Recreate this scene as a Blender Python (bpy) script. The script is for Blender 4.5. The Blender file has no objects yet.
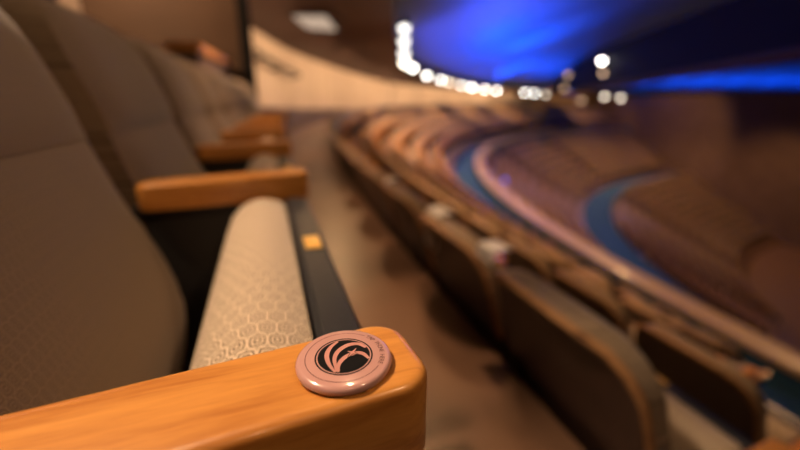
import bpy, bmesh, math, random
from mathutils import Vector, Matrix
random.seed(7)
C = bpy.context.scene.collection
PI = math.pi
R0 = 50.0            # radius of the seating circle through the row we stand in
CAMZ = 0.755         # camera height above the floor of that row

# ------------------------------------------------------------------ helpers
def interp(x, xs, ys):
    if x <= xs[0]: return ys[0]
    for i in range(len(xs) - 1):
        if x <= xs[i + 1]:
            t = (x - xs[i]) / (xs[i + 1] - xs[i])
            return ys[i] + t * (ys[i + 1] - ys[i])
    return ys[-1]

def smooth_interp(x, xs, ys):
    # Catmull-Rom through the points
    if x <= xs[0]: return ys[0]
    if x >= xs[-1]: return ys[-1]
    for i in range(len(xs) - 1):
        if x <= xs[i + 1]:
            h = xs[i + 1] - xs[i]; t = (x - xs[i]) / h
            m0 = (ys[i + 1] - ys[max(i - 1, 0)]) / (xs[i + 1] - xs[max(i - 1, 0)]) * h
            j = min(i + 2, len(xs) - 1)
            m1 = (ys[j] - ys[i]) / (xs[j] - xs[i]) * h
            t2, t3 = t * t, t * t * t
            return (2*t3-3*t2+1)*ys[i] + (t3-2*t2+t)*m0 + (-2*t3+3*t2)*ys[i+1] + (t3-t2)*m1

def mesh_from(name, bm, mats, smooth=True, angle=40):
    me = bpy.data.meshes.new(name)
    bmesh.ops.recalc_face_normals(bm, faces=bm.faces)
    if smooth:
        for f in bm.faces: f.smooth = True
        lim = math.radians(angle)
        for e in bm.edges:
            if len(e.link_faces) == 2 and e.calc_face_angle(0) > lim: e.smooth = False
    bm.to_mesh(me); bm.free()
    for m in (mats if isinstance(mats, (list, tuple)) else [mats]): me.materials.append(m)
    return me

def link(name, me, parent=None):
    o = bpy.data.objects.new(name, me); C.objects.link(o)
    if parent: o.parent = parent
    return o

def obj(name, bm, mats, parent=None, **k):
    return link(name, mesh_from(name, bm, mats, **k), parent)

def tag(o, label, cat, group=None, kind=None):
    o['label'] = label; o['category'] = cat
    if group: o['group'] = group
    if kind: o['kind'] = kind
    return o

def thing(name, label, cat, loc=(0, 0, 0), rz=0, group=None):
    o = bpy.data.objects.new(name, None); C.objects.link(o)
    o.location = loc; o.rotation_euler = (0, 0, rz); o.empty_display_size = .1
    return tag(o, label, cat, group)

def structure(o, label=None):
    o['kind'] = 'structure'
    if label: o['label'] = label; o['category'] = o.name.split('_')[0].split('.')[0]
    return o

def add_box(bm, x0, x1, y0, y1, z0, z1, bev=0, seg=2, M=None):
    r = bmesh.ops.create_cube(bm, size=1)
    vs = r['verts']
    for v in vs:
        v.co = Vector(((x0+x1)/2 + v.co.x*(x1-x0), (y0+y1)/2 + v.co.y*(y1-y0), (z0+z1)/2 + v.co.z*(z1-z0)))
    if bev:
        es = list({e for v in vs for e in v.link_edges})
        rr = bmesh.ops.bevel(bm, geom=es, offset=bev, segments=seg, affect='EDGES', profile=.5)
        vs = list({v for f in rr['faces'] for v in f.verts} | {v for v in vs if v.is_valid})
    if M:
        for v in vs: v.co = M @ v.co
    return vs

def add_tube(bm, pts, rad, seg=10, cap=True):
    rings = []
    pts = [Vector(p) for p in pts]
    for i, p in enumerate(pts):
        d = (pts[min(i+1, len(pts)-1)] - pts[max(i-1, 0)]).normalized()
        a = Vector((0, 0, 1)) if abs(d.z) < .9 else Vector((1, 0, 0))
        u = d.cross(a).normalized(); w = d.cross(u)
        rings.append([bm.verts.new(p + rad*(math.cos(t)*u + math.sin(t)*w)) for t in [2*PI*k/seg for k in range(seg)]])
    for a, b in zip(rings, rings[1:]):
        for k in range(seg): bm.faces.new((a[k], a[(k+1) % seg], b[(k+1) % seg], b[k]))
    if cap:
        bm.faces.new(rings[0][::-1]); bm.faces.new(rings[-1])

def add_lathe(bm, prof, seg=64, c=(0, 0, 0)):
    rings = []
    for r, z in prof:
        if r < 1e-6: rings.append([bm.verts.new((c[0], c[1], c[2]+z))])
        else: rings.append([bm.verts.new((c[0]+r*math.cos(2*PI*k/seg), c[1]+r*math.sin(2*PI*k/seg), c[2]+z)) for k in range(seg)])
    for a, b in zip(rings, rings[1:]):
        for k in range(seg):
            k2 = (k+1) % seg
            q = [a[k % len(a)], a[k2 % len(a)], b[k2 % len(b)], b[k % len(b)]]
            q2 = []
            for v in q:
                if v not in q2: q2.append(v)
            if len(q2) > 2: bm.faces.new(q2)

TILT = math.radians(2)          # the row runs two degrees off the y axis where we stand
CT, ST = math.cos(TILT), math.sin(TILT)
def polar(th, r, z):
    x, y = R0 - r*math.cos(th), r*math.sin(th)
    return Vector((x*CT + y*ST - .018, y*CT - x*ST, z))
def old(r): return R0 - (30-r)*5/3

def ring(bm, t0, t1, prof, n=120, closed=False, mat=0):
    """sweep a profile (list of (r,z) or functions of theta giving it) around the hall's centre"""
    cols = []
    for i in range(n+1):
        th = math.radians(t0 + (t1-t0)*i/n)
        p = prof(th) if callable(prof) else prof
        cols.append([bm.verts.new(polar(th, r, z)) for r, z in p])
    m = len(cols[0])
    for a, b in zip(cols, cols[1:]):
        for k in range(m if closed else m-1):
            f = bm.faces.new((a[k], a[(k+1) % m], b[(k+1) % m], b[k])); f.material_index = mat
    if closed:
        bm.faces.new(cols[0][::-1]); bm.faces.new(cols[-1])

# ------------------------------------------------------------------ materials
def new_mat(name, col, rough=.6, spec=.4, metal=0, coat=0):
    m = bpy.data.materials.new(name); m.use_nodes = True
    b = m.node_tree.nodes['Principled BSDF']
    b.inputs['Base Color'].default_value = (*col, 1); b.inputs['Roughness'].default_value = rough
    b.inputs['Specular IOR Level'].default_value = spec; b.inputs['Metallic'].default_value = metal
    b.inputs['Coat Weight'].default_value = coat; b.inputs['Coat Roughness'].default_value = .12
    return m
def N(m, t, **k):
    n = m.node_tree.nodes.new(t)
    for a, v in k.items(): setattr(n, a, v)
    return n
def L(m, a, b): m.node_tree.links.new(a, b)
def bsdf(m): return m.node_tree.nodes['Principled BSDF']
def mth(m, op, a, b=None):
    n = N(m, 'ShaderNodeMath', operation=op)
    for i, v in enumerate((a, b)):
        if v is None: continue
        if isinstance(v, (int, float)): n.inputs[i].default_value = v
        else: L(m, v, n.inputs[i])
    return n.outputs[0]
def ramp(m, fac, stops):
    r = N(m, 'ShaderNodeValToRGB'); e = r.color_ramp.elements
    e[0].position, e[0].color = stops[0][0], (*stops[0][1], 1)
    e[1].position, e[1].color = stops[-1][0], (*stops[-1][1], 1)
    for p, c in stops[1:-1]:
        x = e.new(p); x.color = (*c, 1)
    L(m, fac, r.inputs[0]); return r.outputs[0]

def wood_mat(name, light, dark, scale=(9, 90, 90), rough=.35, coat=.5):
    m = new_mat(name, light, rough, .45, coat=coat)
    tc = N(m, 'ShaderNodeTexCoord'); mp = N(m, 'ShaderNodeMapping'); mp.inputs['Scale'].default_value = scale
    L(m, tc.outputs['Object'], mp.inputs[0])
    n1 = N(m, 'ShaderNodeTexNoise'); n1.inputs['Scale'].default_value = 1.0; n1.inputs['Detail'].default_value = 6; n1.inputs['Distortion'].default_value = .6
    L(m, mp.outputs[0], n1.inputs[0])
    mp2 = N(m, 'ShaderNodeMapping'); mp2.inputs['Scale'].default_value = tuple(s*5.5 for s in scale); L(m, tc.outputs['Object'], mp2.inputs[0])
    n2 = N(m, 'ShaderNodeTexNoise'); n2.inputs['Scale'].default_value = 1.0; n2.inputs['Detail'].default_value = 3; L(m, mp2.outputs[0], n2.inputs[0])
    s = mth(m, 'ADD', mth(m, 'MULTIPLY', n1.outputs[0], .7), mth(m, 'MULTIPLY', n2.outputs[0], .3))
    c = ramp(m, s, [(.34, dark), (.5, tuple((a*2+b)/3 for a, b in zip(light, dark))), (.64, light)])
    L(m, c, bsdf(m).inputs['Base Color'])
    return m

def fabric_mat(name, light, dark, s=.017):
    """woven geometric pattern: nested lozenges, drawn in metric UVs"""
    m = new_mat(name, light, .85, .15)
    uv = N(m, 'ShaderNodeUVMap'); sep = N(m, 'ShaderNodeSeparateXYZ'); L(m, uv.outputs[0], sep.inputs[0])
    wob = N(m, 'ShaderNodeTexNoise'); wob.inputs['Scale'].default_value = 45; L(m, uv.outputs[0], wob.inputs[0])
    w = mth(m, 'MULTIPLY', mth(m, 'SUBTRACT', wob.outputs[0], .5), .10)
    a = mth(m, 'ADD', mth(m, 'DIVIDE', sep.outputs[0], s), w)
    b = mth(m, 'SUBTRACT', mth(m, 'DIVIDE', sep.outputs[1], s*1.25), w)
    row = mth(m, 'FLOOR', b); a2 = mth(m, 'ADD', a, mth(m, 'MULTIPLY', row, .5))
    fa = mth(m, 'ABSOLUTE', mth(m, 'SUBTRACT', mth(m, 'FRACT', a2), .5))
    fb = mth(m, 'ABSOLUTE', mth(m, 'SUBTRACT', mth(m, 'FRACT', b), .5))
    d = mth(m, 'ADD', mth(m, 'MAXIMUM', fa, fb), mth(m, 'MULTIPLY', mth(m, 'ADD', fa, fb), .22))
    rings = mth(m, 'ADD', mth(m, 'MULTIPLY', mth(m, 'SINE', mth(m, 'MULTIPLY', d, 24)), .5), .5)
    weave = N(m, 'ShaderNodeTexNoise'); weave.inputs['Scale'].default_value = 700; weave.inputs['Detail'].default_value = 2; L(m, uv.outputs[0], weave.inputs[0])
    f = mth(m, 'ADD', mth(m, 'MULTIPLY', rings, .75), mth(m, 'MULTIPLY', weave.outputs[0], .35))
    L(m, ramp(m, f, [(.28, dark), (.62, light)]), bsdf(m).inputs['Base Color'])
    bp = N(m, 'ShaderNodeBump'); bp.inputs['Strength'].default_value = .25; bp.inputs['Distance'].default_value = .002
    L(m, f, bp.inputs['Height']); L(m, bp.outputs[0], bsdf(m).inputs['Normal'])
    bsdf(m).inputs['Sheen Weight'].default_value = .2
    return m

def noisy(m, c1, c2, scale, obj_space=True, stretch=(1, 1, 1), bump=0):
    tc = N(m, 'ShaderNodeTexCoord'); mp = N(m, 'ShaderNodeMapping'); mp.inputs['Scale'].default_value = stretch
    L(m, tc.outputs['Object'], mp.inputs[0])
    n = N(m, 'ShaderNodeTexNoise'); n.inputs['Scale'].default_value = scale; n.inputs['Detail'].default_value = 5; L(m, mp.outputs[0], n.inputs[0])
    L(m, ramp(m, n.outputs[0], [(.35, c1), (.65, c2)]), bsdf(m).inputs['Base Color'])
    if bump:
        bp = N(m, 'ShaderNodeBump'); bp.inputs['Strength'].default_value = bump; bp.inputs['Distance'].default_value = .01
        L(m, n.outputs[0], bp.inputs['Height']); L(m, bp.outputs[0], bsdf(m).inputs['Normal'])
    return m

def emit_mat(name, col, s):
    m = new_mat(name, (0, 0, 0), .5, 0)
    bsdf(m).inputs['Emission Color'].default_value = (*col, 1); bsdf(m).inputs['Emission Strength'].default_value = s
    return m

M_ARM = wood_mat('honey_wood', (.66, .285, .062), (.44, .155, .028), scale=(9, 95, 95), rough=.36, coat=.3)
M_SHELL = wood_mat('seat_shell_wood', (.05, .023, .016), (.035, .016, .011), scale=(25, 25, 5), rough=.5, coat=.15)
M_FAB = fabric_mat('woven_fabric', (.62, .485, .36), (.10, .068, .045), s=.0125)
M_FAB_SHADED = fabric_mat('woven_fabric_shaded', (.26, .182, .118), (.115, .075, .048), s=.009)  # same cloth as the cushions, with the backs' dimmer light put into its colour
M_BLACK = new_mat('black_plastic', (.010, .012, .017), .42, .5)
M_METAL = new_mat('dark_metal', (.02, .018, .018), .45, .4)
M_GOLD = new_mat('brass', (.85, .50, .13), .4, .5, metal=.4)
M_FLOOR = noisy(new_mat('brown_floor', (.2, .1, .06), .4, .4, coat=.35), (.13, .066, .038), (.18, .094, .055), 3.5, bump=.02)
bsdf(M_FLOOR).inputs['Coat Roughness'].default_value = .32
M_CARPET = noisy(new_mat('blue_carpet', (.04, .1, .2), .9, .1), (.02, .06, .125), (.035, .095, .18), 40)
M_WALL = noisy(new_mat('beige_wall', (.6, .42, .27), .7, .3), (.56, .38, .24), (.68, .48, .31), .8, stretch=(1, 1, .1))
M_BROWNWALL = noisy(new_mat('brown_wall', (.12, .07, .045), .7, .3), (.10, .057, .036), (.135, .08, .052), 1.2)
M_SOFFIT = new_mat('brown_soffit', (.06, .027, .018), .6, .3)
M_DOME = new_mat('blue_dome', (.22, .36, .66), .85, .1)  # blue of the light on the ceiling is also put into its paint
M_DARK = new_mat('black_steel', (.008, .007, .007), .75, .15)
M_RIM = wood_mat('rim_wood', (.34, .17, .07), (.24, .11, .045), scale=(20, 20, 20), rough=.65, coat=0)
M_CAP = wood_mat('parapet_wood', (.42, .28, .13), (.34, .22, .10), scale=(3, 3, 3), rough=.45, coat=.2)
M_PINK = new_mat('pink_enamel', (.56, .305, .28), .2, .5, coat=.8)
bsdf(M_PINK).inputs['Coat Roughness'].default_value = .06
M_PINKLINE = new_mat('pink_print', (.56, .26, .23), .3, .4)
M_INK = new_mat('black_print', (.005, .005, .006), .45, .15)
M_GREYINK = new_mat('grey_print', (.14, .06, .055), .5, .3)
M_PAPER = new_mat('white_paper', (.85, .83, .82), .55, .3)
M_BULB = emit_mat('bulb_glow', (1, .94, .86), 24)
M_BULBNEAR = emit_mat('bulb_glow_near', (1, .94, .86), 4.2)
M_BULBCHAIN = emit_mat('bulb_glow_chain', (1, .94, .86), 13)
M_BULBMID = emit_mat('bulb_glow_mid', (1, .84, .66), 10)
M_BULBDIM = emit_mat('bulb_glow_dim', (1, .62, .38), 3.4)
M_SOFFITLAMP = emit_mat('soffit_lamp_glow', (1, .72, .52), .55)
M_LED = emit_mat('blue_led', (.10, .16, 1), 1.6)

# ------------------------------------------------------------------ camera
F_PX = 405.0
pitch = math.atan(125/F_PX); yaw = math.atan(157/(F_PX/math.cos(pitch)))
cam_d = bpy.data.cameras.new('camera'); cam = bpy.data.objects.new('camera', cam_d); C.objects.link(cam)
cam.location = (0, 0, CAMZ); cam.rotation_euler = (PI/2 - pitch, 0, -yaw)
cam_d.sensor_fit = 'HORIZONTAL'; cam_d.lens = 24; cam_d.sensor_width = 24*800/F_PX
cam_d.clip_start = .01; cam_d.clip_end = 300
cam_d.dof.use_dof = True; cam_d.dof.focus_distance = .19; cam_d.dof.aperture_fstop = 3.75
bpy.context.scene.camera = cam

# ------------------------------------------------------------------ theatre seat
BZ = [.20, .30, .37, .455, .515, .575, .625, .70, .79, .863, .905, .93]
BX = [-.135, -.13, -.127, -.117, -.128, -.150, -.172, -.192, -.222, -.252, -.285, -.325]   # front of the upholstery
def back_x(z): return smooth_interp(z, BZ, BX)

def slab(zs, wfun, xf, xr, puff=.02, nu=14, uvs=1.0):
    """upholstered panel: grid in (y,z) with a puffed front and a back face"""
    bm = bmesh.new(); uvl = bm.loops.layers.uv.new('UVMap')
    nz = len(zs); fr = []; bk = []
    for z in zs:
        w = wfun(z); a = []; b = []
        e = min(z-zs[0], zs[-1]-z) / (zs[-1]-zs[0]) * 2
        ez = 1-(1-min(1, e*2.2))**2
        for i in range(nu+1):
            u = -math.cos(PI*i/nu)
            u = .5*u + .5*(-1+2*i/nu)
            ey = 1-abs(u)**7
            x = xr(z) + (xf(z)-xr(z)) * (1-puff + puff*min(ey, 1) * (.35+.65*ez))
            a.append((bm.verts.new((x, u*w, z)), (u*w, z)))
            b.append((bm.verts.new((xr(z), u*w, z)), (u*w, z)))
        fr.append(a); bk.append(b)
    def face(q):
        f = bm.faces.new([v for v, _ in q])
        for lp, (_, t) in zip(f.loops, q): lp[uvl].uv = (t[0]*uvs, t[1]*uvs)
    for j in range(nz-1):
        for i in range(nu):
            face((fr[j][i], fr[j][i+1], fr[j+1][i+1], fr[j+1][i]))
            face((bk[j][i+1], bk[j][i], bk[j+1][i], bk[j+1][i+1]))
        face((bk[j][0], fr[j][0], fr[j+1][0], bk[j+1][0]))
        face((fr[j][nu], bk[j][nu], bk[j+1][nu], fr[j+1][nu]))
    for i in range(nu):
        face((bk[0][i], bk[0][i+1], fr[0][i+1], fr[0][i]))
        face((fr[-1][i], fr[-1][i+1], bk[-1][i+1], bk[-1][i]))
    return bm

def half_width(z, W=.243, top=.93, rc=.11):
    if z < top-rc: return W
    t = min(1, (z-(top-rc))/rc)
    return W - rc*(1-math.sqrt(max(0, 1-t*t)))

def spaced(a, b, n, ease=True):
    out = []
    for i in range(n+1):
        t = i/n
        if ease: t = .5*t + .5*(1-math.cos(PI*t))/2
        out.append(a+(b-a)*t)
    return out

def seat_section_bm():
    """folded-up seat cushion: closed section swept across the seat with rounded ends"""
    P = [(.043, .598), (.030, .606), (.010, .610), (-.012, .608), (-.030, .599), (-.043, .584), (-.053, .562), (-.063, .53), (-.075, .48),
         (-.084, .43), (-.084, .39), (-.070, .365), (-.040, .352), (.010, .35), (.040, .352)]
    P = [(x-.006 if x > 0 else x+.002, z) for x, z in P]
    cx = sum(p[0] for p in P)/len(P); cz = sum(p[1] for p in P)/len(P)
    bm = bmesh.new(); uvl = bm.loops.layers.uv.new('UVMap')
    arc = [0]
    for i in range(1, len(P)+1):
        a, b = P[i-1], P[i % len(P)]; arc.append(arc[-1] + math.hypot(a[0]-b[0], a[1]-b[1]))
    hw = .230; er = .020
    ys = [(-hw, er)] + [(-hw + er*(1-math.cos(t*PI/2)), er*(1-math.sin(t*PI/2))) for t in (.25, .5, .75)] + [(-hw+er, 0)]
    mid = [(-hw+er + (2*hw-2*er)*k/10, 0) for k in range(1, 10)]
    ys = ys + mid + [(-y, i) for y, i in reversed(ys)]
    rows = []
    for y, ins in ys:
        rr = []
        for (x, z) in P:
            dx, dz = cx-x, cz-z; l = math.hypot(dx, dz)
            rr.append(bm.verts.new((x+dx/l*ins, y, z+dz/l*ins)))
        rows.append(rr)
    n = len(P)
    for j in range(len(rows)-1):
        for i in range(n):
            f = bm.faces.new((rows[j][i], rows[j][(i+1) % n], rows[j+1][(i+1) % n], rows[j+1][i]))
            for lp, t in zip(f.loops, ((arc[i], ys[j][0]), (arc[i+1], ys[j][0]), (arc[i+1], ys[j+1][0]), (arc[i], ys[j+1][0]))): lp[uvl].uv = t
    bm.faces.new(rows[0][::-1]); bm.faces.new(rows[-1])
    return bm

def shell_pan_bm():
    bm = bmesh.new()
    P = [(.0455, .6005), (.0455, .56), (.0435, .34), (.052, .335), (.062, .36), (.073, .45), (.0745, .585), (.0735, .597), (.070, .602), (.050, .604)]
    P = [(x-.0055 if x < .053 else x-.001, z) for x, z in P]
    hw = .233
    rows = [[bm.verts.new((x, y, z)) for x, z in P] for y in (-hw, hw)]
    n = len(P)
    for i in range(n): bm.faces.new((rows[0][i], rows[0][(i+1) % n], rows[1][(i+1) % n], rows[1][i]))
    caps = [bm.faces.new(rows[0][::-1]), bm.faces.new(rows[1])]
    es = [e for c in caps for e in c.edges]
    bmesh.ops.bevel(bm, geom=es, offset=.004, segments=2, affect='EDGES')
    return bm

def arm_bm(y0, tilt=math.radians(5)):
    """wooden armrest, rounded in plan at the tip, softened along the edges"""
    bm = bmesh.new()
    def outline(ins):
        hw, xt, xb, rc, rb = .0275-ins, .080-ins, -.178+ins, .017-ins, .022-ins; pl = []
        for a0, cx, cy, r in ((-90, xt-rc, -hw+rc, rc), (0, xt-rc, hw-rc, rc), (90, xb+rb, hw-rb, rb), (180, xb+rb, -hw+rb, rb)):
            for k in range(9):
                a = math.radians(a0+90*k/8); pl.append((cx+r*math.cos(a), cy+r*math.sin(a)))
        return pl
    rows = []
    for ins, z in [(.003, .594), (.001, .595), (0, .598)] + [(.0055*(1-math.cos(PI/2*k/6)), .6345+.0055*math.sin(PI/2*k/6)) for k in range(7)]:
        rows.append([bm.verts.new((x, y, z - (.010*max(0, (-.06-x)/.13)**2 if z > .62 else 0))) for x, y in outline(ins)])
    n = len(rows[0])
    bm.faces.new(rows[0][::-1]); bm.faces.new(rows[-1])
    for p, q in zip(rows, rows[1:]):
        for i in range(n): bm.faces.new((p[i], p[(i+1) % n], q[(i+1) % n], q[i]))
    Mx = Matrix.Translation((0, y0, 0)) @ Matrix.Rotation(tilt, 4, 'Z')
    bmesh.ops.transform(bm, matrix=Mx, verts=bm.verts)
    return bm

def standard_bm(y0):
    bm = bmesh.new()
    add_box(bm, -.175, -.02, y0-.016, y0+.016, .03, .598, .006)
    add_box(bm, -.20, .04, y0-.03, y0+.03, 0, .03, .006)
    add_box(bm, -.19, .03, y0-.02, y0+.02, .575, .597, .004)
    return bm

PITCH = .558
ZL = spaced(.33, .712, 16); ZH = spaced(.706, .93, 14); ZS = spaced(.17, .915, 20)
ME = dict(
    lumbar_cushion=mesh_from('lumbar_cushion', slab(ZL, lambda z: .237, back_x, lambda z: back_x(z)-.075, .33), M_FAB_SHADED),
    head_cushion=mesh_from('head_cushion', slab(ZH, lambda z: half_width(z, .232, .93, .14), lambda z: back_x(z)+.002, lambda z: back_x(z)-.066, .33), M_FAB_SHADED),
    back_shell=mesh_from('back_shell', slab(ZS, lambda z: half_width(z, .240, .925, .15), lambda z: back_x(z)-.064, lambda z: back_x(z)-.086-.012*math.sin(PI*min(1, max(0, (z-.17)/.745))), .02), M_SHELL),
    seat_cushion=mesh_from('seat_cushion', seat_section_bm(), M_FAB),
    seat_pan=mesh_from('seat_pan', shell_pan_bm(), M_BLACK),
    armrest=mesh_from('armrest', arm_bm(-PITCH/2), M_ARM),
    end_armrest=mesh_from('armrest', arm_bm(PITCH/2), M_ARM),
    standard=mesh_from('standard', standard_bm(-PITCH/2), M_METAL),
    end_standard=mesh_from('standard', standard_bm(PITCH/2), M_METAL),
)
b = bmesh.new(); zz = [.60+.0325*k for k in range(11)]; zz[-1] = .925
rim = [(back_x(z)-.080, -half_width(z, .240, .925, .15), z) for z in zz] + [(back_x(z)-.080, half_width(z, .240, .925, .15), z) for z in zz[::-1]]
add_tube(b, rim, .0105, 8); ME['wooden_rim'] = mesh_from('wooden_rim', b, M_RIM)
b = bmesh.new(); add_box(b, .0480, .0660, -.020, .020, .6025, .6050, .0012); ME['number_plate'] = mesh_from('number_plate', b, M_GOLD)

def make_seat(label, loc, rz, group, end=False):
    t = thing('theatre_seat', label, 'seat', loc, rz, group)
    for n in ('back_shell', 'lumbar_cushion', 'head_cushion', 'wooden_rim', 'seat_cushion'): link(n, ME[n], t)
    p = link('seat_pan', ME['seat_pan'], t); link('number_plate', ME['number_plate'], p)
    link('armrest', ME['armrest'], t); link('standard', ME['standard'], t)
    if end: link('armrest', ME['end_armrest'], t); link('standard', ME['end_standard'], t)
    return t

# coarse seat for the distance: one mesh, three materials
def simple_geo():
    V = []; Fc = []
    def prism(pts, y0, y1, mat):
        o = len(V); n = len(pts)
        for y in (y0, y1):
            for x, z in pts: V.append((x, y, z))
        for i in range(n): Fc.append(((o+i, o+(i+1) % n, o+n+(i+1) % n, o+n+i), mat))
        Fc.append((tuple(o+i for i in range(n))[::-1], mat)); Fc.append((tuple(o+n+i for i in range(n)), mat))
    # backrest with clipped top corners
    def panel(dx0, dx1, mat, w, top):
        o = len(V)
        rows = [(.2, w), (.45, w), (.62, w), (.77, w), (top-.075, w-.035), (top-.03, w-.085), (top, w-.15)]
        for z, ww in rows:
            for dx in (dx0, dx1):
                for y in (-ww, ww): V.append((back_x(z)+dx, y, z))
        for j in range(len(rows)-1):
            a = o+4*j; b = a+4
            mt = 4 if (mat == 1 and j >= 4) else mat
            Fc.append(((a, a+1, b+1, b), mt)); Fc.append(((a+3, a+2, b+2, b+3), mt))
            Fc.append(((a+2, a, b, b+2), 4 if mat == 1 else mt)); Fc.append(((a+1, a+3, b+3, b+1), 4 if mat == 1 else mt))
        t = o+4*(len(rows)-1)
        Fc.append(((t, t+1, t+3, t+2), 4)); Fc.append(((o, o+2, o+3, o+1), mat))
    panel(0, -.064, 0, .208, .93); panel(-.064, -.09, 1, .215, .925)
    prism([(.043, .60), (-.01, .608), (-.05, .57), (-.085, .42), (-.06, .355), (.04, .35)][::-1], -.23, .23, 3)
    prism([(.045, .60), (.044, .34), (.07, .40), (.074, .60)][::-1], -.233, .233, 2)
    prism([(.064, .64), (.064, .60), (-.19, .60), (-.19, .63)], -PITCH/2-.027, -PITCH/2+.027, 4)
    prism([(-.02, .60), (-.02, 0), (-.17, 0), (-.17, .60)], -PITCH/2-.018, -PITCH/2+.018, 2)
    return V, Fc
SV, SF = simple_geo()
SM = [M_FAB_SHADED, M_SHELL, M_BLACK, M_FAB, M_ARM]
def simple_mesh(name, xforms):
    me = bpy.data.meshes.new(name); V = []; Fs = []; mi = []
    for M in xforms:
        o = len(V); V += [tuple(M @ Vector(v)) for v in SV]
        for f, m in SF: Fs.append(tuple(o+i for i in f)); mi.append(m)
    me.from_pydata(V, [], Fs); me.polygons.foreach_set('material_index', mi)
    for m in SM: me.materials.append(m)
    uv = me.uv_layers.new(name='UVMap')
    me.update(); return me
ME_SIMPLE = simple_mesh('theatre_seat', [Matrix.Identity(4)])

# ------------------------------------------------------------------ seating plan
# (shift towards the stage from our row, floor height)
UP = [(0.0, 0.0)] + [(.915+.86*k, -.57-.46*k) for k in range(5)]
LOW = [(R0-(43.0-.86*j), -3.95-.5*j) for j in range(8)]
PIT = [(R0-(33.7-.86*j), -8.2-.42*j) for j in range(11)]
ORD = ['first', 'second', 'third', 'fourth', 'fifth', 'sixth', 'seventh', 'eighth', 'ninth', 'tenth', 'eleventh', 'twelfth']
AISLE0, AISLE1 = 5.1/30, 6.5/30     # radial aisle, as angles

# our own row
NOWN = 8
LAB0 = ['beige folding theatre seat right behind the wooden armrest with the pink disc',
        'beige theatre seat behind the second wooden armrest up the row from the pink disc']
for i in range(NOWN):
    th = (.436+PITCH*i)/R0
    lab = LAB0[i] if i < 2 else '%s beige theatre seat up the row beyond the pink disc armrest, towards the bright wall' % ORD[i]
    make_seat(lab, polar(th, R0, 0), -th-TILT, 'beige seats of the row with the pink disc', i == NOWN-1)

# the rows below: in view order of distance
cand = []
def in_view(p):
    d = p - cam.location
    f = d.x*math.sin(yaw) + d.y*math.cos(yaw); u = d.x*math.cos(yaw) - d.y*math.sin(yaw)
    return f > .05 and -1.1 < u/f < 1.05
def row_aisles(th, sect):
    for a in sect:
        if a[0] < th < a[1]: return True
    return False
UPA = []
for name, rows, sect, t1 in (('upper', UP[1:], UPA, 86), ('lower', LOW, [(math.radians(a), math.radians(a+2.4)) for a in (-2, 20, 42, 60)], 86), ('pit', PIT, [(math.radians(a), math.radians(a+3.2)) for a in (5, 28, 52)], 86)):
    for k, (s, z) in enumerate(rows):
        r = R0 - s
        # seat centre of the first row below falls at y = .62; the others are staggered
        y = .655 - .558*6 if (name == 'upper' and k % 2 == 0) else .34 - .558*6
        if name != 'upper': y = -.558*14 + .2*(k % 2)
        th = y/r
        while th < math.radians(t1):
            if not row_aisles(th, sect):
                p = polar(th, r, z)
                if in_view(p) and p.x < 47.9: cand.append(((p-cam.location).length, name, k, th+TILT, p))
            th += .558/r
cand.sort(key=lambda c: c[0])
ROWNAME = {('upper', 0): 'first row below the walkway', ('upper', 1): 'second row below the walkway', ('upper', 2): 'third row below, next to the blue aisle'}
seq = {}
rest = []
NIND = 292
for n, (d, name, k, th, p) in enumerate(cand):
    if n >= NIND: rest.append(Matrix.Translation(p) @ Matrix.Rotation(-th, 4, 'Z')); continue
    c = seq.get((name, k), 0); seq[(name, k)] = c+1
    if name == 'upper':
        if k == 0 and c < 10:
            lab = ['large dark seat back at the lower right, nearest to the pink disc',
                   'dark seat back just past the large near one, between two white cards',
                   'dark seat back beyond the larger white folded card'][c] if c < 3 else '%s dark seat back along the brown walkway from the large near one' % ORD[c]
            grp = 'seats of the first row below the walkway'
        elif k == 0:
            lab, grp = 'far blurred seat of the first row below the brown walkway', 'seats of the first row below the walkway'
        elif k < 4:
            w_ = ('second', 'third', 'fourth')[k-1]
            lab, grp = 'blurred orange-lit seat in the %s row below the brown walkway' % w_, 'seats of the %s row below the walkway' % w_
        else:
            lab, grp = 'blurred orange-lit seat in the last row before the blue aisle', 'seats of the row beside the blue aisle'
        if k == 0 and c >= 10 or k > 0: pass
    else:
        lab, grp = 'small blurred seat in the lower bowl beyond the curved parapet', 'seats of the lower bowl'
    if d < 7.5:
        make_seat(lab, p, -th, grp)
    else:
        o = link('theatre_seat', ME_SIMPLE); o.location = p; o.rotation_euler = (0, 0, -th); tag(o, lab, 'seat', grp)
if rest:
    o = link('theatre_seats', simple_mesh('theatre_seats', rest))
    tag(o, 'mass of far blurred seats filling the curved rows of the bowl', 'seats', kind='stuff')

# ------------------------------------------------------------------ pink disc on the near armrest
TH0 = .436/R0
DISC = Vector((.0310, .1568, .6408))
disc = thing('tap_disc', 'round pink disc with a black globe logo on the near wooden armrest', 'disc', DISC, -yaw); disc.rotation_euler = (math.radians(2.2), 0, -yaw)
RD = .0216; HD = .0036
b = bmesh.new()
add_lathe(b, [(0, 0), (RD-.0004, 0), (RD, .0006), (RD, HD-.0020), (RD-.0004, HD-.0010), (RD-.0012, HD-.0003), (RD-.0022, HD), (0, HD)], 96)
obj('disc_body', b, M_PINK, disc, angle=60)
def flat_ring(bm, r0, r1, z, a0=0, a1=2*PI, n=72):
    vs = [[bm.verts.new((r*math.cos(a0+(a1-a0)*k/n), r*math.sin(a0+(a1-a0)*k/n), z)) for r in (r0, r1)] for k in range(n+1)]
    for p, q in zip(vs, vs[1:]): bm.faces.new((p[0], p[1], q[1], q[0]))
b = bmesh.new(); flat_ring(b, RD*.79, RD*.805, HD+.00008, math.radians(62), math.radians(338)); obj('rim_line', b, M_GREYINK, disc)
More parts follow.
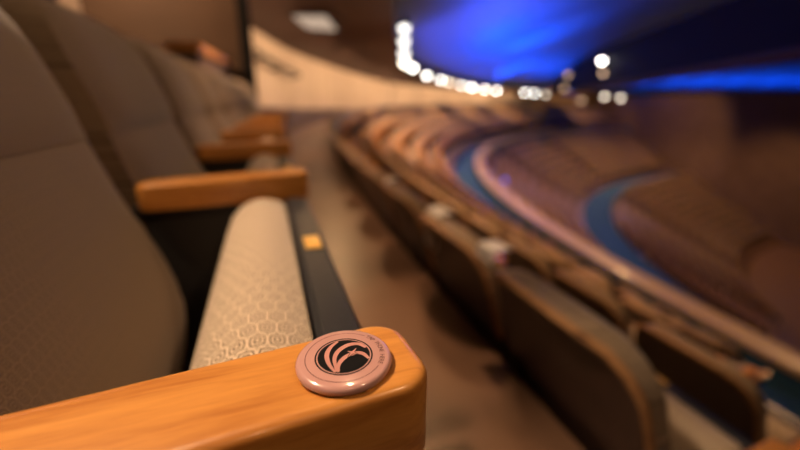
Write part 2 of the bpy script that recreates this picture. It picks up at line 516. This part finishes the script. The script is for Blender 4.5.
b = bmesh.new(); flat_ring(b, RD*.572, RD*.605, HD+.00008); obj('logo_ring', b, M_INK, disc)
RB = RD*.545
b = bmesh.new(); flat_ring(b, 0.00001, RB, HD+.00008); logo = obj('logo', b, M_INK, disc)
def ribbon(bm, pts, w, z, n=28):
    xs = [p[0] for p in pts]; ys = [p[1] for p in pts]; ts = [i/(len(pts)-1) for i in range(len(pts))]
    P = [Vector((smooth_interp(i/n, ts, xs), smooth_interp(i/n, ts, ys), 0)) for i in range(n+1)]
    prev = None
    for i, p in enumerate(P):
        d = (P[min(i+1, n)] - P[max(i-1, 0)]).normalized(); q = Vector((-d.y, d.x, 0))
        ww = w * (.45 + .55*math.sin(PI*min(1, .06+.94*i/n)))
        a = bm.verts.new(((p+q*ww)*RB).to_3d() + Vector((0, 0, z))); c = bm.verts.new(((p-q*ww)*RB).to_3d() + Vector((0, 0, z)))
        if prev: bm.faces.new((prev[0], prev[1], c, a))
        prev = (a, c)
b = bmesh.new(); ZB = HD+.00016
ribbon(b, [(-.36, .90), (-.60, .50), (-.66, .02), (-.50, -.48), (-.20, -.95)], .09, ZB)
ribbon(b, [(.80, .52), (.48, .74), (.08, .66), (-.24, .30), (-.33, -.20), (-.14, -.93)], .10, ZB)
ribbon(b, [(.97, -.16), (.70, .14), (.38, .14), (.06, -.10), (-.12, -.50), (-.08, -.95)], .10, ZB)
# four-pointed star
def star(bm, sc, z):
    sv = []
    for k in range(8):
        a = math.radians(66) + k*PI/4; rr = (.33 if k % 4 == 0 else .24) if k % 2 == 0 else .075
        sv.append(bm.verts.new((RB*(.31+rr*sc*math.cos(a)), RB*(.17+rr*sc*math.sin(a)), z)))
    bm.faces.new(sv)
star(b, 1.0, ZB+.00014)
b2 = bmesh.new(); star(b2, 1.45, ZB+.00007); obj('star_outline', b2, M_INK, logo, smooth=False)
obj('logo_arcs', b, M_PINKLINE, logo, smooth=False)
# lettering around the rim
def letters(text, r, a0, a1, size, z, mat, parent):
    bm = bmesh.new(); n = len(text)
    for i, ch in enumerate(text):
        if ch == ' ': continue
        cu = bpy.data.curves.new('letter', 'FONT'); cu.body = ch; cu.size = size; cu.align_x = 'CENTER'; cu.align_y = 'CENTER'
        to = bpy.data.objects.new('letter', cu); C.objects.link(to)
        bpy.context.view_layer.update()
        me = bpy.data.meshes.new_from_object(to.evaluated_get(bpy.context.evaluated_depsgraph_get()))
        a = a0+(a1-a0)*i/(n-1)
        me.transform(Matrix.Translation((r*math.cos(a), r*math.sin(a), z)) @ Matrix.Rotation(a-PI/2, 4, 'Z'))
        bm.from_mesh(me); bpy.data.objects.remove(to); bpy.data.curves.remove(cu); bpy.data.meshes.remove(me)
    return obj('lettering', bm, mat, parent, smooth=False)
letters('TAP PHONE HERE', RD*.80, math.radians(56), math.radians(-16), .0031, HD+.0001, M_GREYINK, disc)

# ------------------------------------------------------------------ white cards on the first row below
def card(loc, rz, w, label, drop):
    b = bmesh.new()
    pts = [(.030, .004), (.012, .007), (-.010, .006), (-.026, .001), (-.032, -.02), (-.034, -drop)]
    rows = [[b.verts.new((x, y, z)) for x, z in pts] for y in (-w/2, w/2)]
    for i in range(len(pts)-1): b.faces.new((rows[0][i], rows[0][i+1], rows[1][i+1], rows[1][i]))
    bmesh.ops.solidify(b, geom=b.faces[:], thickness=.0015)
    o = link('paper_card', mesh_from('paper_card', b, M_PAPER)); o.location = loc; o.rotation_euler = (0, 0, rz)
    return tag(o, label, 'card', 'white cards over the seat backs')
for yy, w, drop, lab in ((.90, .09, .03, 'small white card over the top of the large near dark seat back'),
                   (1.29, .12, .13, 'larger white folded card hanging over the second dark seat back'),
                   (1.93, .09, .05, 'farthest white card, up the row over a dark seat back')):
    th = yy/(R0-.58)
    card(polar(th, R0-.58, -.57+.942), -th-TILT, w, lab, drop)

# ------------------------------------------------------------------ the hall
T0, T1 = -14, 88
b = bmesh.new()
fl = [(54, 0), (R0-.635, 0)]
for k in range(1, 6):
    fl += [(R0-.635-(.86*(k-1) if k > 1 else 0), UP[k][1]), (R0-.635-.86*k, UP[k][1])]
fl += [(R0-.635-.86*5, -3.0), (43.4, -3.0)]
ring(b, T0, T1, fl, 150)
fl = [q for j, (s, z) in enumerate(LOW) for q in ((R0-s+.42 if j else 43.44, z), (R0-s-.44, z))] + [(36.5, -7.72), (35.9, -7.72)]
ring(b, T0, T1, fl, 150)
fl = [(35.95, -7.73), (34.2, -7.73)] + [q for j, (s, z) in enumerate(PIT) for q in ((R0-s+.42, z), (R0-s-.44, z))] + [(24, -12.9), (.5, -12.9)]
ring(b, T0, T1, fl, 150)
structure(obj('floor', b, M_FLOOR, smooth=False), 'brown terraced floor stepping down under the rows of seats')
b = bmesh.new()
ring(b, T0, T1, [(R0-.64-.86*5, -2.99), (43.74, -2.99)], 150)
ring(b, T0, T1, [(36.3, -7.71), (34.25, -7.71)], 150)
structure(obj('floor_carpet', b, M_CARPET, smooth=False), 'blue carpeted curved aisles')
b = bmesh.new()
ring(b, T0, T1, [(43.72, -3.02), (43.72, -2.66), (43.42, -2.66), (43.42, -4.0)], 150, closed=True)
structure(obj('wall_parapet', b, M_CARPET, smooth=False), 'blue-carpeted face of the curved parapet')
b = bmesh.new()
ring(b, T0, T1, [(43.80, -2.659), (43.80, -2.59), (43.77, -2.57), (43.36, -2.57), (43.33, -2.59), (43.33, -2.659)], 150, closed=True)
structure(obj('trim_1', b, M_CAP), 'pale wooden capping along the curved parapet')

def wall_top(th): return CAMZ + interp(math.degrees(th), [16.4, 21.5, 28, 35, 43, 62, 80], [2.25, 2.03, 1.9, 1.62, 1.30, 1.18, 1.32])
def edge_z(th): return CAMZ + interp(math.degrees(th), [14, 18.6, 20.6, 26.8, 33, 38.4, 45.6, 52.8, 64, 70, 80], [2.75, 2.66, 2.2, 1.95, 1.84, 1.76, 1.52, 1.30, 1.13, .95, .85])
b = bmesh.new()
n = 170
ring(b, 6.3, T1, lambda th: [(52.2 + .05*abs(math.sin(th*100)), 0), (52.2 + .05*abs(math.sin(th*100)), wall_top(th))], 500)
structure(obj('wall_back', b, M_WALL, smooth=False), 'bright beige curved wall at the back of the hall')
b = bmesh.new()
ring(b, T0, T1, lambda th: [(53, wall_top(th)+.001), (47.65, edge_z(th)), (47.65, edge_z(th)+.36)], 170)
structure(obj('ceiling_soffit', b, M_SOFFIT, smooth=False), 'dark brown soffit over the back rows')
b = bmesh.new()
add = []
for k in range(13):
    t = k/12; add.append((47.68*(1-t)+.2*t, t))
ring(b, T0, 200, lambda th: [(r, (edge_z(th) if th < PI/2 else edge_z(PI/2))+.33 + 8.6*(1-(1-t)**2.0)) for r, t in add], 190)
structure(obj('ceiling', b, M_DOME), 'blue-lit shallow domed ceiling')
# wall closing the fan of seats on the stage side
b = bmesh.new()
vs = [b.verts.new(p) for p in ((48.6, 3, -14), (48.6, 52.6, -14), (48.6, 52.6, CAMZ+.55), (48.6, 3, CAMZ+1.05))]
b.faces.new(vs); r = bmesh.ops.extrude_face_region(b, geom=b.faces[:])
bmesh.ops.translate(b, verts=[v for v in r['geom'] if isinstance(v, bmesh.types.BMVert)], vec=(.3, 0, 0))
structure(obj('wall_right', b, M_BROWNWALL, smooth=False), 'plain brown wall closing the seating on the right')
# portal wall and its post, behind our row
b = bmesh.new(); add_box(b, -1.35, .06, 5.05, 5.17, 0, CAMZ+2.3, .004)
structure(obj('wall_portal', b, M_BROWNWALL), 'brown wall panel beside the row of seats')
b = bmesh.new(); add_box(b, .03, .16, 5.0, 5.22, 0, CAMZ+2.3, .01)
structure(obj('trim_2', b, M_DARK), 'dark edge post of the brown wall panel')
b = bmesh.new(); ring(b, 3.9, 5.6, [(50.49, 0), (50.49, 1.09), (50.66, 1.09), (50.66, 0)], 40, closed=True)
structure(obj('wall_rear', b, M_BROWNWALL, smooth=False), 'low brown wall behind the row of seats')
b = bmesh.new(); ring(b, 3.9, 5.6, [(50.47, 1.091), (50.47, 1.15), (50.70, 1.15), (50.70, 1.091)], 40, closed=True)
structure(obj('trim_3', b, M_ARM), 'wooden capping of the low wall behind the seats')
b = bmesh.new(); ring(b, -14, 6.4, [(52.4, 0), (52.4, CAMZ+2.3)], 40)
structure(obj('wall_left', b, M_BROWNWALL, smooth=False), 'brown wall behind the row of seats')

b = bmesh.new(); ring(b, 7.6, 80, lambda th: [(50.45, -.05), (50.45, .66-.46*min(1, (th-.13)/.4)), (50.60, .66-.46*min(1, (th-.13)/.4)), (50.60, -.05)], 100, closed=True)
structure(obj('wall_balustrade', b, M_BROWNWALL, smooth=False), 'low dark balustrade in front of the bright wall')
# handrail against the bright wall
hr = thing('handrail', 'dark sloping handrail in front of the bright beige wall', 'handrail', polar(math.radians(16), 51.7, 0))
def hpt(a, z): return polar(math.radians(a), 51.8, z) - hr.location
b = bmesh.new(); add_tube(b, [hpt(15.4+.42*k, CAMZ+1.38-.027*k) for k in range(15)], .075); obj('rail', b, M_DARK, hr)
for k in (1, 7, 13):
    a = 15.4+.42*k; z = CAMZ+1.38-.027*k
    b = bmesh.new(); add_tube(b, [hpt(a, z-.01), hpt(a, z-.12), polar(math.radians(a), 52.15, z-.12)-hr.location], .03); obj('bracket', b, M_DARK, hr)

# dark lighting beam across the ceiling
beam = thing('lighting_beam', 'long black lighting beam hanging across the blue ceiling', 'beam', (29.5, 29.5, CAMZ+1.3))
p0, p1 = Vector((5.0, -8.7, 0)), Vector((38.7, 45.3, 0))
ln = (p1-p0).length; ang = math.atan2((p1-p0).y, (p1-p0).x)
def beam_box(name, st, off0, off1, mat):
    b = bmesh.new(); d = (p1-p0).normalized(); q = Vector((-d.y, d.x, 0)); prev = None
    for s, za, zb in st:
        r = [b.verts.new(p0 + d*s*ln + q*o_ + Vector((0, 0, CAMZ+z*5/3)) - beam.location) for o_, z in ((off0, za), (off1, za), (off1, zb), (off0, zb))]
        if prev:
            for k in range(4): b.faces.new((prev[k], prev[(k+1) % 4], r[(k+1) % 4], r[k]))
        else: b.faces.new(r[::-1])
        prev = r
    b.faces.new(prev)
    return obj(name, b, mat, beam, smooth=False)
beam_box('fascia', [(0, .95, 1.95), (.65, .62, 2.25), (.85, .53, 1.95), (.985, .46, .95)], -.4, .4, M_DARK)
beam_box('bottom_flange', [(0, .87, .949), (.65, .545, .619), (.985, .385, .459)], -.8, .8, M_SOFFIT)

# ------------------------------------------------------------------ lamps
def globe_bm(r, stem=.25):
    b = bmesh.new(); bmesh.ops.create_icosphere(b, subdivisions=3, radius=r); return b
ME['globe_near'] = mesh_from('globe', globe_bm(.165), M_BULBNEAR); ME['globe_chain'] = mesh_from('globe', globe_bm(.165), M_BULBCHAIN); ME['globe'] = mesh_from('globe', globe_bm(.165), M_BULB); ME['globe_mid'] = mesh_from('globe', globe_bm(.165), M_BULBMID); ME['globe_dim'] = mesh_from('globe', globe_bm(.165), M_BULBDIM)
b = bmesh.new(); add_lathe(b, [(0, .32), (.05, .32), (.058, .24), (.15, .18), (.20, .085), (.212, .025), (.20, .025), (.185, .085), (.13, .155), (0, .20)], 24); ME['lamp_shade'] = mesh_from('lamp_shade', b, M_DARK)
def lamp(loc, label, group, g='globe'):
    t = thing('globe_lamp', label, 'lamp', loc, 0, group)
    link('globe', ME[g], t); link('lamp_shade', ME['lamp_shade'], t)
for deg, dz, g in ((26.8, 1.65, 0), (33.2, 1.542, 0), (38.4, 1.475, 0), (41.2, 1.40, 1), (45.6, 1.25, 0), (48.8, 1.16, 0), (52.8, 1.06, 0), (56.3, .99, 0), (64.3, .88, 0), (67.0, .81, 0), (69.9, .69, 1), (43.6, 1.36, 2)):
    lamp(polar(math.radians(deg), 47.3, CAMZ+dz), 'glowing white globe lamp in the chain along the curved soffit edge' if g == 0 else 'dimmer globe lamp among the white ones along the curved soffit edge', 'globe lamps along the soffit edge' if g == 0 else 'dimmer globe lamps along the soffit edge', ('globe' if deg > 47 else 'globe_chain', 'globe_mid', 'globe_dim')[g])
for deg, dz in ((18.0, 2.40), (18.5, 2.04), (18.9, 1.68)):
    lamp(polar(math.radians(deg), 47.3, CAMZ+dz), 'white globe lamp where the chain climbs steeply beside the soffit', 'globe lamps where the chain climbs', 'globe_near')
lamp(polar(math.radians(21.2), 47.3, CAMZ+1.50), 'dimmer globe lamp at the foot of the steep climbing chain', None, 'globe_mid')
def at_az(az, d, dz):
    d *= 5/3; dz *= 5/3
    return Vector((d*math.sin(math.radians(az)), d*math.cos(math.radians(az)), CAMZ+dz))
lamp(at_az(45.2, 21, .079*21), 'bright single globe lamp in front of the black beam', None, 'globe')
lamp(at_az(45.5, 21, .055*21), 'amber dim globe lamp right below the bright single one', None, 'globe_dim')
lamp(at_az(46.0, 27, .008*27), 'left one of the two pale globe lamps over the brown wall', None, 'globe_mid')
lamp(at_az(47.8, 27, .005*27), 'right one of the two pale globe lamps over the brown wall', None, 'globe_mid')
lamp(at_az(41.6, 26, .053*26), 'dim brown globe lamp under the black beam, upper one', None, 'globe_dim')
lamp(at_az(41.4, 26, .025*26), 'dim brown globe lamp under the black beam, lower one', None, 'globe_dim')
lamp(at_az(43.5, 27, .0), 'dim brown globe lamp beside the two pale ones', None, 'globe_dim')
# recessed lamp in the soffit
sl = thing('soffit_light', 'pale recessed light in the dark soffit above the bright wall', 'lamp', (0, 0, 0))
th = math.radians(17.2); pz = lambda r: wall_top(th) + (edge_z(th)-wall_top(th))*(53-r)/5.35
sl.location = polar(th, 50.2, pz(50.2)-.05); sl.rotation_euler = (0, 0, -th-TILT)
b = bmesh.new(); add_box(b, -.5, .5, -1.3, 1.3, -.02, .0, .005); obj('diffuser', b, M_SOFFITLAMP, sl)
b = bmesh.new(); add_box(b, -.58, .58, -1.38, 1.38, .0005, .02, .003); obj('frame', b, M_DARK, sl)
# blue aisle light
b = bmesh.new(); bmesh.ops.create_icosphere(b, subdivisions=2, radius=.08)
o = obj('aisle_light', b, M_LED); o.location = at_az(35, 9.9, -math.tan(math.radians(10.5))*9.9)
tag(o, 'small blue aisle light beyond the curved parapet', 'light')

# ------------------------------------------------------------------ lights
def spot(name, loc, target, power, col, size, r=.03, blend=.6):
    l = bpy.data.lights.new(name, 'SPOT'); l.energy = power; l.color = col; l.spot_size = math.radians(size); l.spot_blend = blend; l.shadow_soft_size = r
    o = bpy.data.objects.new(name, l); C.objects.link(o); o.location = loc
    o.rotation_euler = (Vector(target)-Vector(loc)).to_track_quat('-Z', 'Y').to_euler(); return o
WARM = (1, .64, .36); WARM2 = (1, .56, .25)
# key over the near armrest and folded seat, an unseen spot floating below the soffit
spot('downlight', (-.80, .70, 2.2), (.03, .34, .6), 200, (1, .71, .45), 31, .04, .8)
# unseen spots added to light the seats, rail, wall panel, cards and floor
spot('downlight', (.25, 1.0, 2.15), (.15, .9, .6), 7, WARM, 100, .03)
spot('downlight', (-.75, 3.7, 2.2), (-.3, 3.2, .7), 150, WARM, 56, .2)
spot('downlight', (-1.0, 3.5, 2.15), (-.9, 5.0, 1.7), 150, WARM, 120, .25)
spot('downlight', (.35, 3.7, 2.15), (-.25, 4.1, 1.05), 150, WARM, 46, .1)
spot('downlight', (.55, 3.3, 2.0), (-.3, 3.6, 1.12), 75, WARM, 44, .05)
spot('downlight', (.45, 2.0, 2.1), (-.25, 1.35, .75), 26, WARM, 60, .05)
spot('downlight', (-.2, 2.6, 2.15), (-.25, 2.5, .8), 45, WARM, 84, .2)
spot('downlight', (.52, 1.15, 2.15), (.56, 1.15, .35), 100, WARM, 25, .04, .5)
spot('downlight', (.85, 2.2, 2.1), (.8, 2.2, -.6), 60, WARM2, 95, .04)
spot('downlight', (1.15, 6.1, 2.1), (1.15, 4.6, -.6), 70, WARM2, 110, .05)
spot('downlight', (1.9, 1.4, 1.9), (2.0, 1.5, -.8), 90, WARM2, 75, .04)
spot('downlight', (.75, -.75, 2.1), (.25, 0, .6), 28, WARM, 90, .03)
spot('downlight', (1.2, .15, 2.0), (.5, .15, .6), 4, WARM, 90, .03)
spot('downlight', (.0, -1.0, 2.15), (.05, 0, .6), 8, WARM, 90, .03)
spot('downlight', (2.2, 3.6, 2.0), (2.3, 3.7, -.8), 420, WARM2, 100, .04)
for th_, s_, e_ in ((8, 2.9, 180), (14, 3.0, 600), (19, 2.9, 1050), (25, 2.6, 1300), (32, 2.8, 1350), (40, 2.8, 1300), (50, 2.8, 1100), (60, 2.8, 1100), (72, 2.8, 1000)):
    p = polar(math.radians(th_), R0-s_, CAMZ+1.0)
    spot('downlight', p, p+Vector((0, 0, -3)), e_, WARM2, 130, .1)
for th_, r_, z_, e_ in ((6, 24.2, 1.5, 560), (14, 24.8, 1.4, 760), (24, 24.5, 1.3, 1000), (36, 23.5, 1.3, 1150), (48, 22.5, 1.2, 1350), (60, 22, 1.2, 1700), (72, 22, 1.2, 1900), (40, 15, 1.2, 500), (70, 16, 1.2, 2400)):
    p = polar(math.radians(th_), old(r_), z_)
    spot('bowl_light', p, p+Vector((0, 0, -3)), e_, WARM2, 140, .15)
spot('bowl_light', (39, 32, 1), (48.6, 35, -3.0), 2000, WARM2, 75, .1)  # unseen spot added to brighten the brown right wall
# wall washers on the bright wall
for th_, e_ in ((8, 160), (11, 240), (14, 260), (17, 270), (20, 290), (24, 330), (28, 400), (33, 470), (38, 500), (44, 520), (50, 520), (56, 540), (62, 640), (68, 900), (74, 1050)):
    p = polar(math.radians(th_), 49.3, CAMZ+1.1 if th_ > 35 else CAMZ+1.5)
    spot('wall_washer', p, polar(math.radians(th_), 52.2, .8), e_, (1, .71, .47), 150, .08).data.energy *= .85
# blue light on the dome: a cove of uplights behind the soffit edge, stronger towards the beam
BLUE = (.004, .13, 1); VIOLET = (.10, .15, 1)
for k in range(25):
    deg = 13 + 3*k; th_ = math.radians(deg); t = k/24; p = polar(th_, 42.5, edge_z(th_)-.6)
    spot('cove_uplight', p, p+Vector((0, 0, 5)), (270 if k < 10 else 110)+230*t**1.5, VIOLET if k < 6 else BLUE, 150, .3)
for (x, y), dz, e_, sz in (((20.5, 26.3), 1.2, 800, 110), ((15, 21.6), 1.2, 350, 110), ((10, 11.6), 1.5, 260, 110), ((24, 35), .8, 650, 110), ((56, 24), .6, 500, 150), ((45, 19), .7, 260, 140)):
    spot('dome_uplight', (x, y, CAMZ+dz), (x+.4, y+.2, CAMZ+20), e_, BLUE, sz, .3)

for k in range(10):
    th_ = math.radians(22+3.2*k); p = polar(th_, 45.6, edge_z(th_)-.55)
    spot('cove_uplight', p, p+Vector((0, 0, 5)), 75, VIOLET, 150, .2)
for k in range(9):
    th_ = math.radians(84+6*k); p = polar(th_, 43.5, edge_z(PI/2)-.5)
    spot('cove_uplight', p, p+Vector((0, 0, 5)), 330, BLUE, 155, .3)
spot('bowl_light', (41, 41, 1.2), (45, 46, -2), 900, WARM2, 110, .15)  # unseen spot added to warm the far end of the walls
w = bpy.data.worlds.new('world'); bpy.context.scene.world = w; w.use_nodes = True
w.node_tree.nodes['Background'].inputs[0].default_value = (.2, .6, .8, 1); w.node_tree.nodes['Background'].inputs[1].default_value = .010

sc = bpy.context.scene
sc.view_settings.view_transform = 'Standard'; sc.view_settings.look = 'None'; sc.view_settings.exposure = 0; sc.view_settings.gamma = 1
sc.view_settings.use_curve_mapping = False
sc.cycles.use_denoising = True
sc.cycles.sample_clamp_indirect = 6
sc.cycles.max_bounces = 6
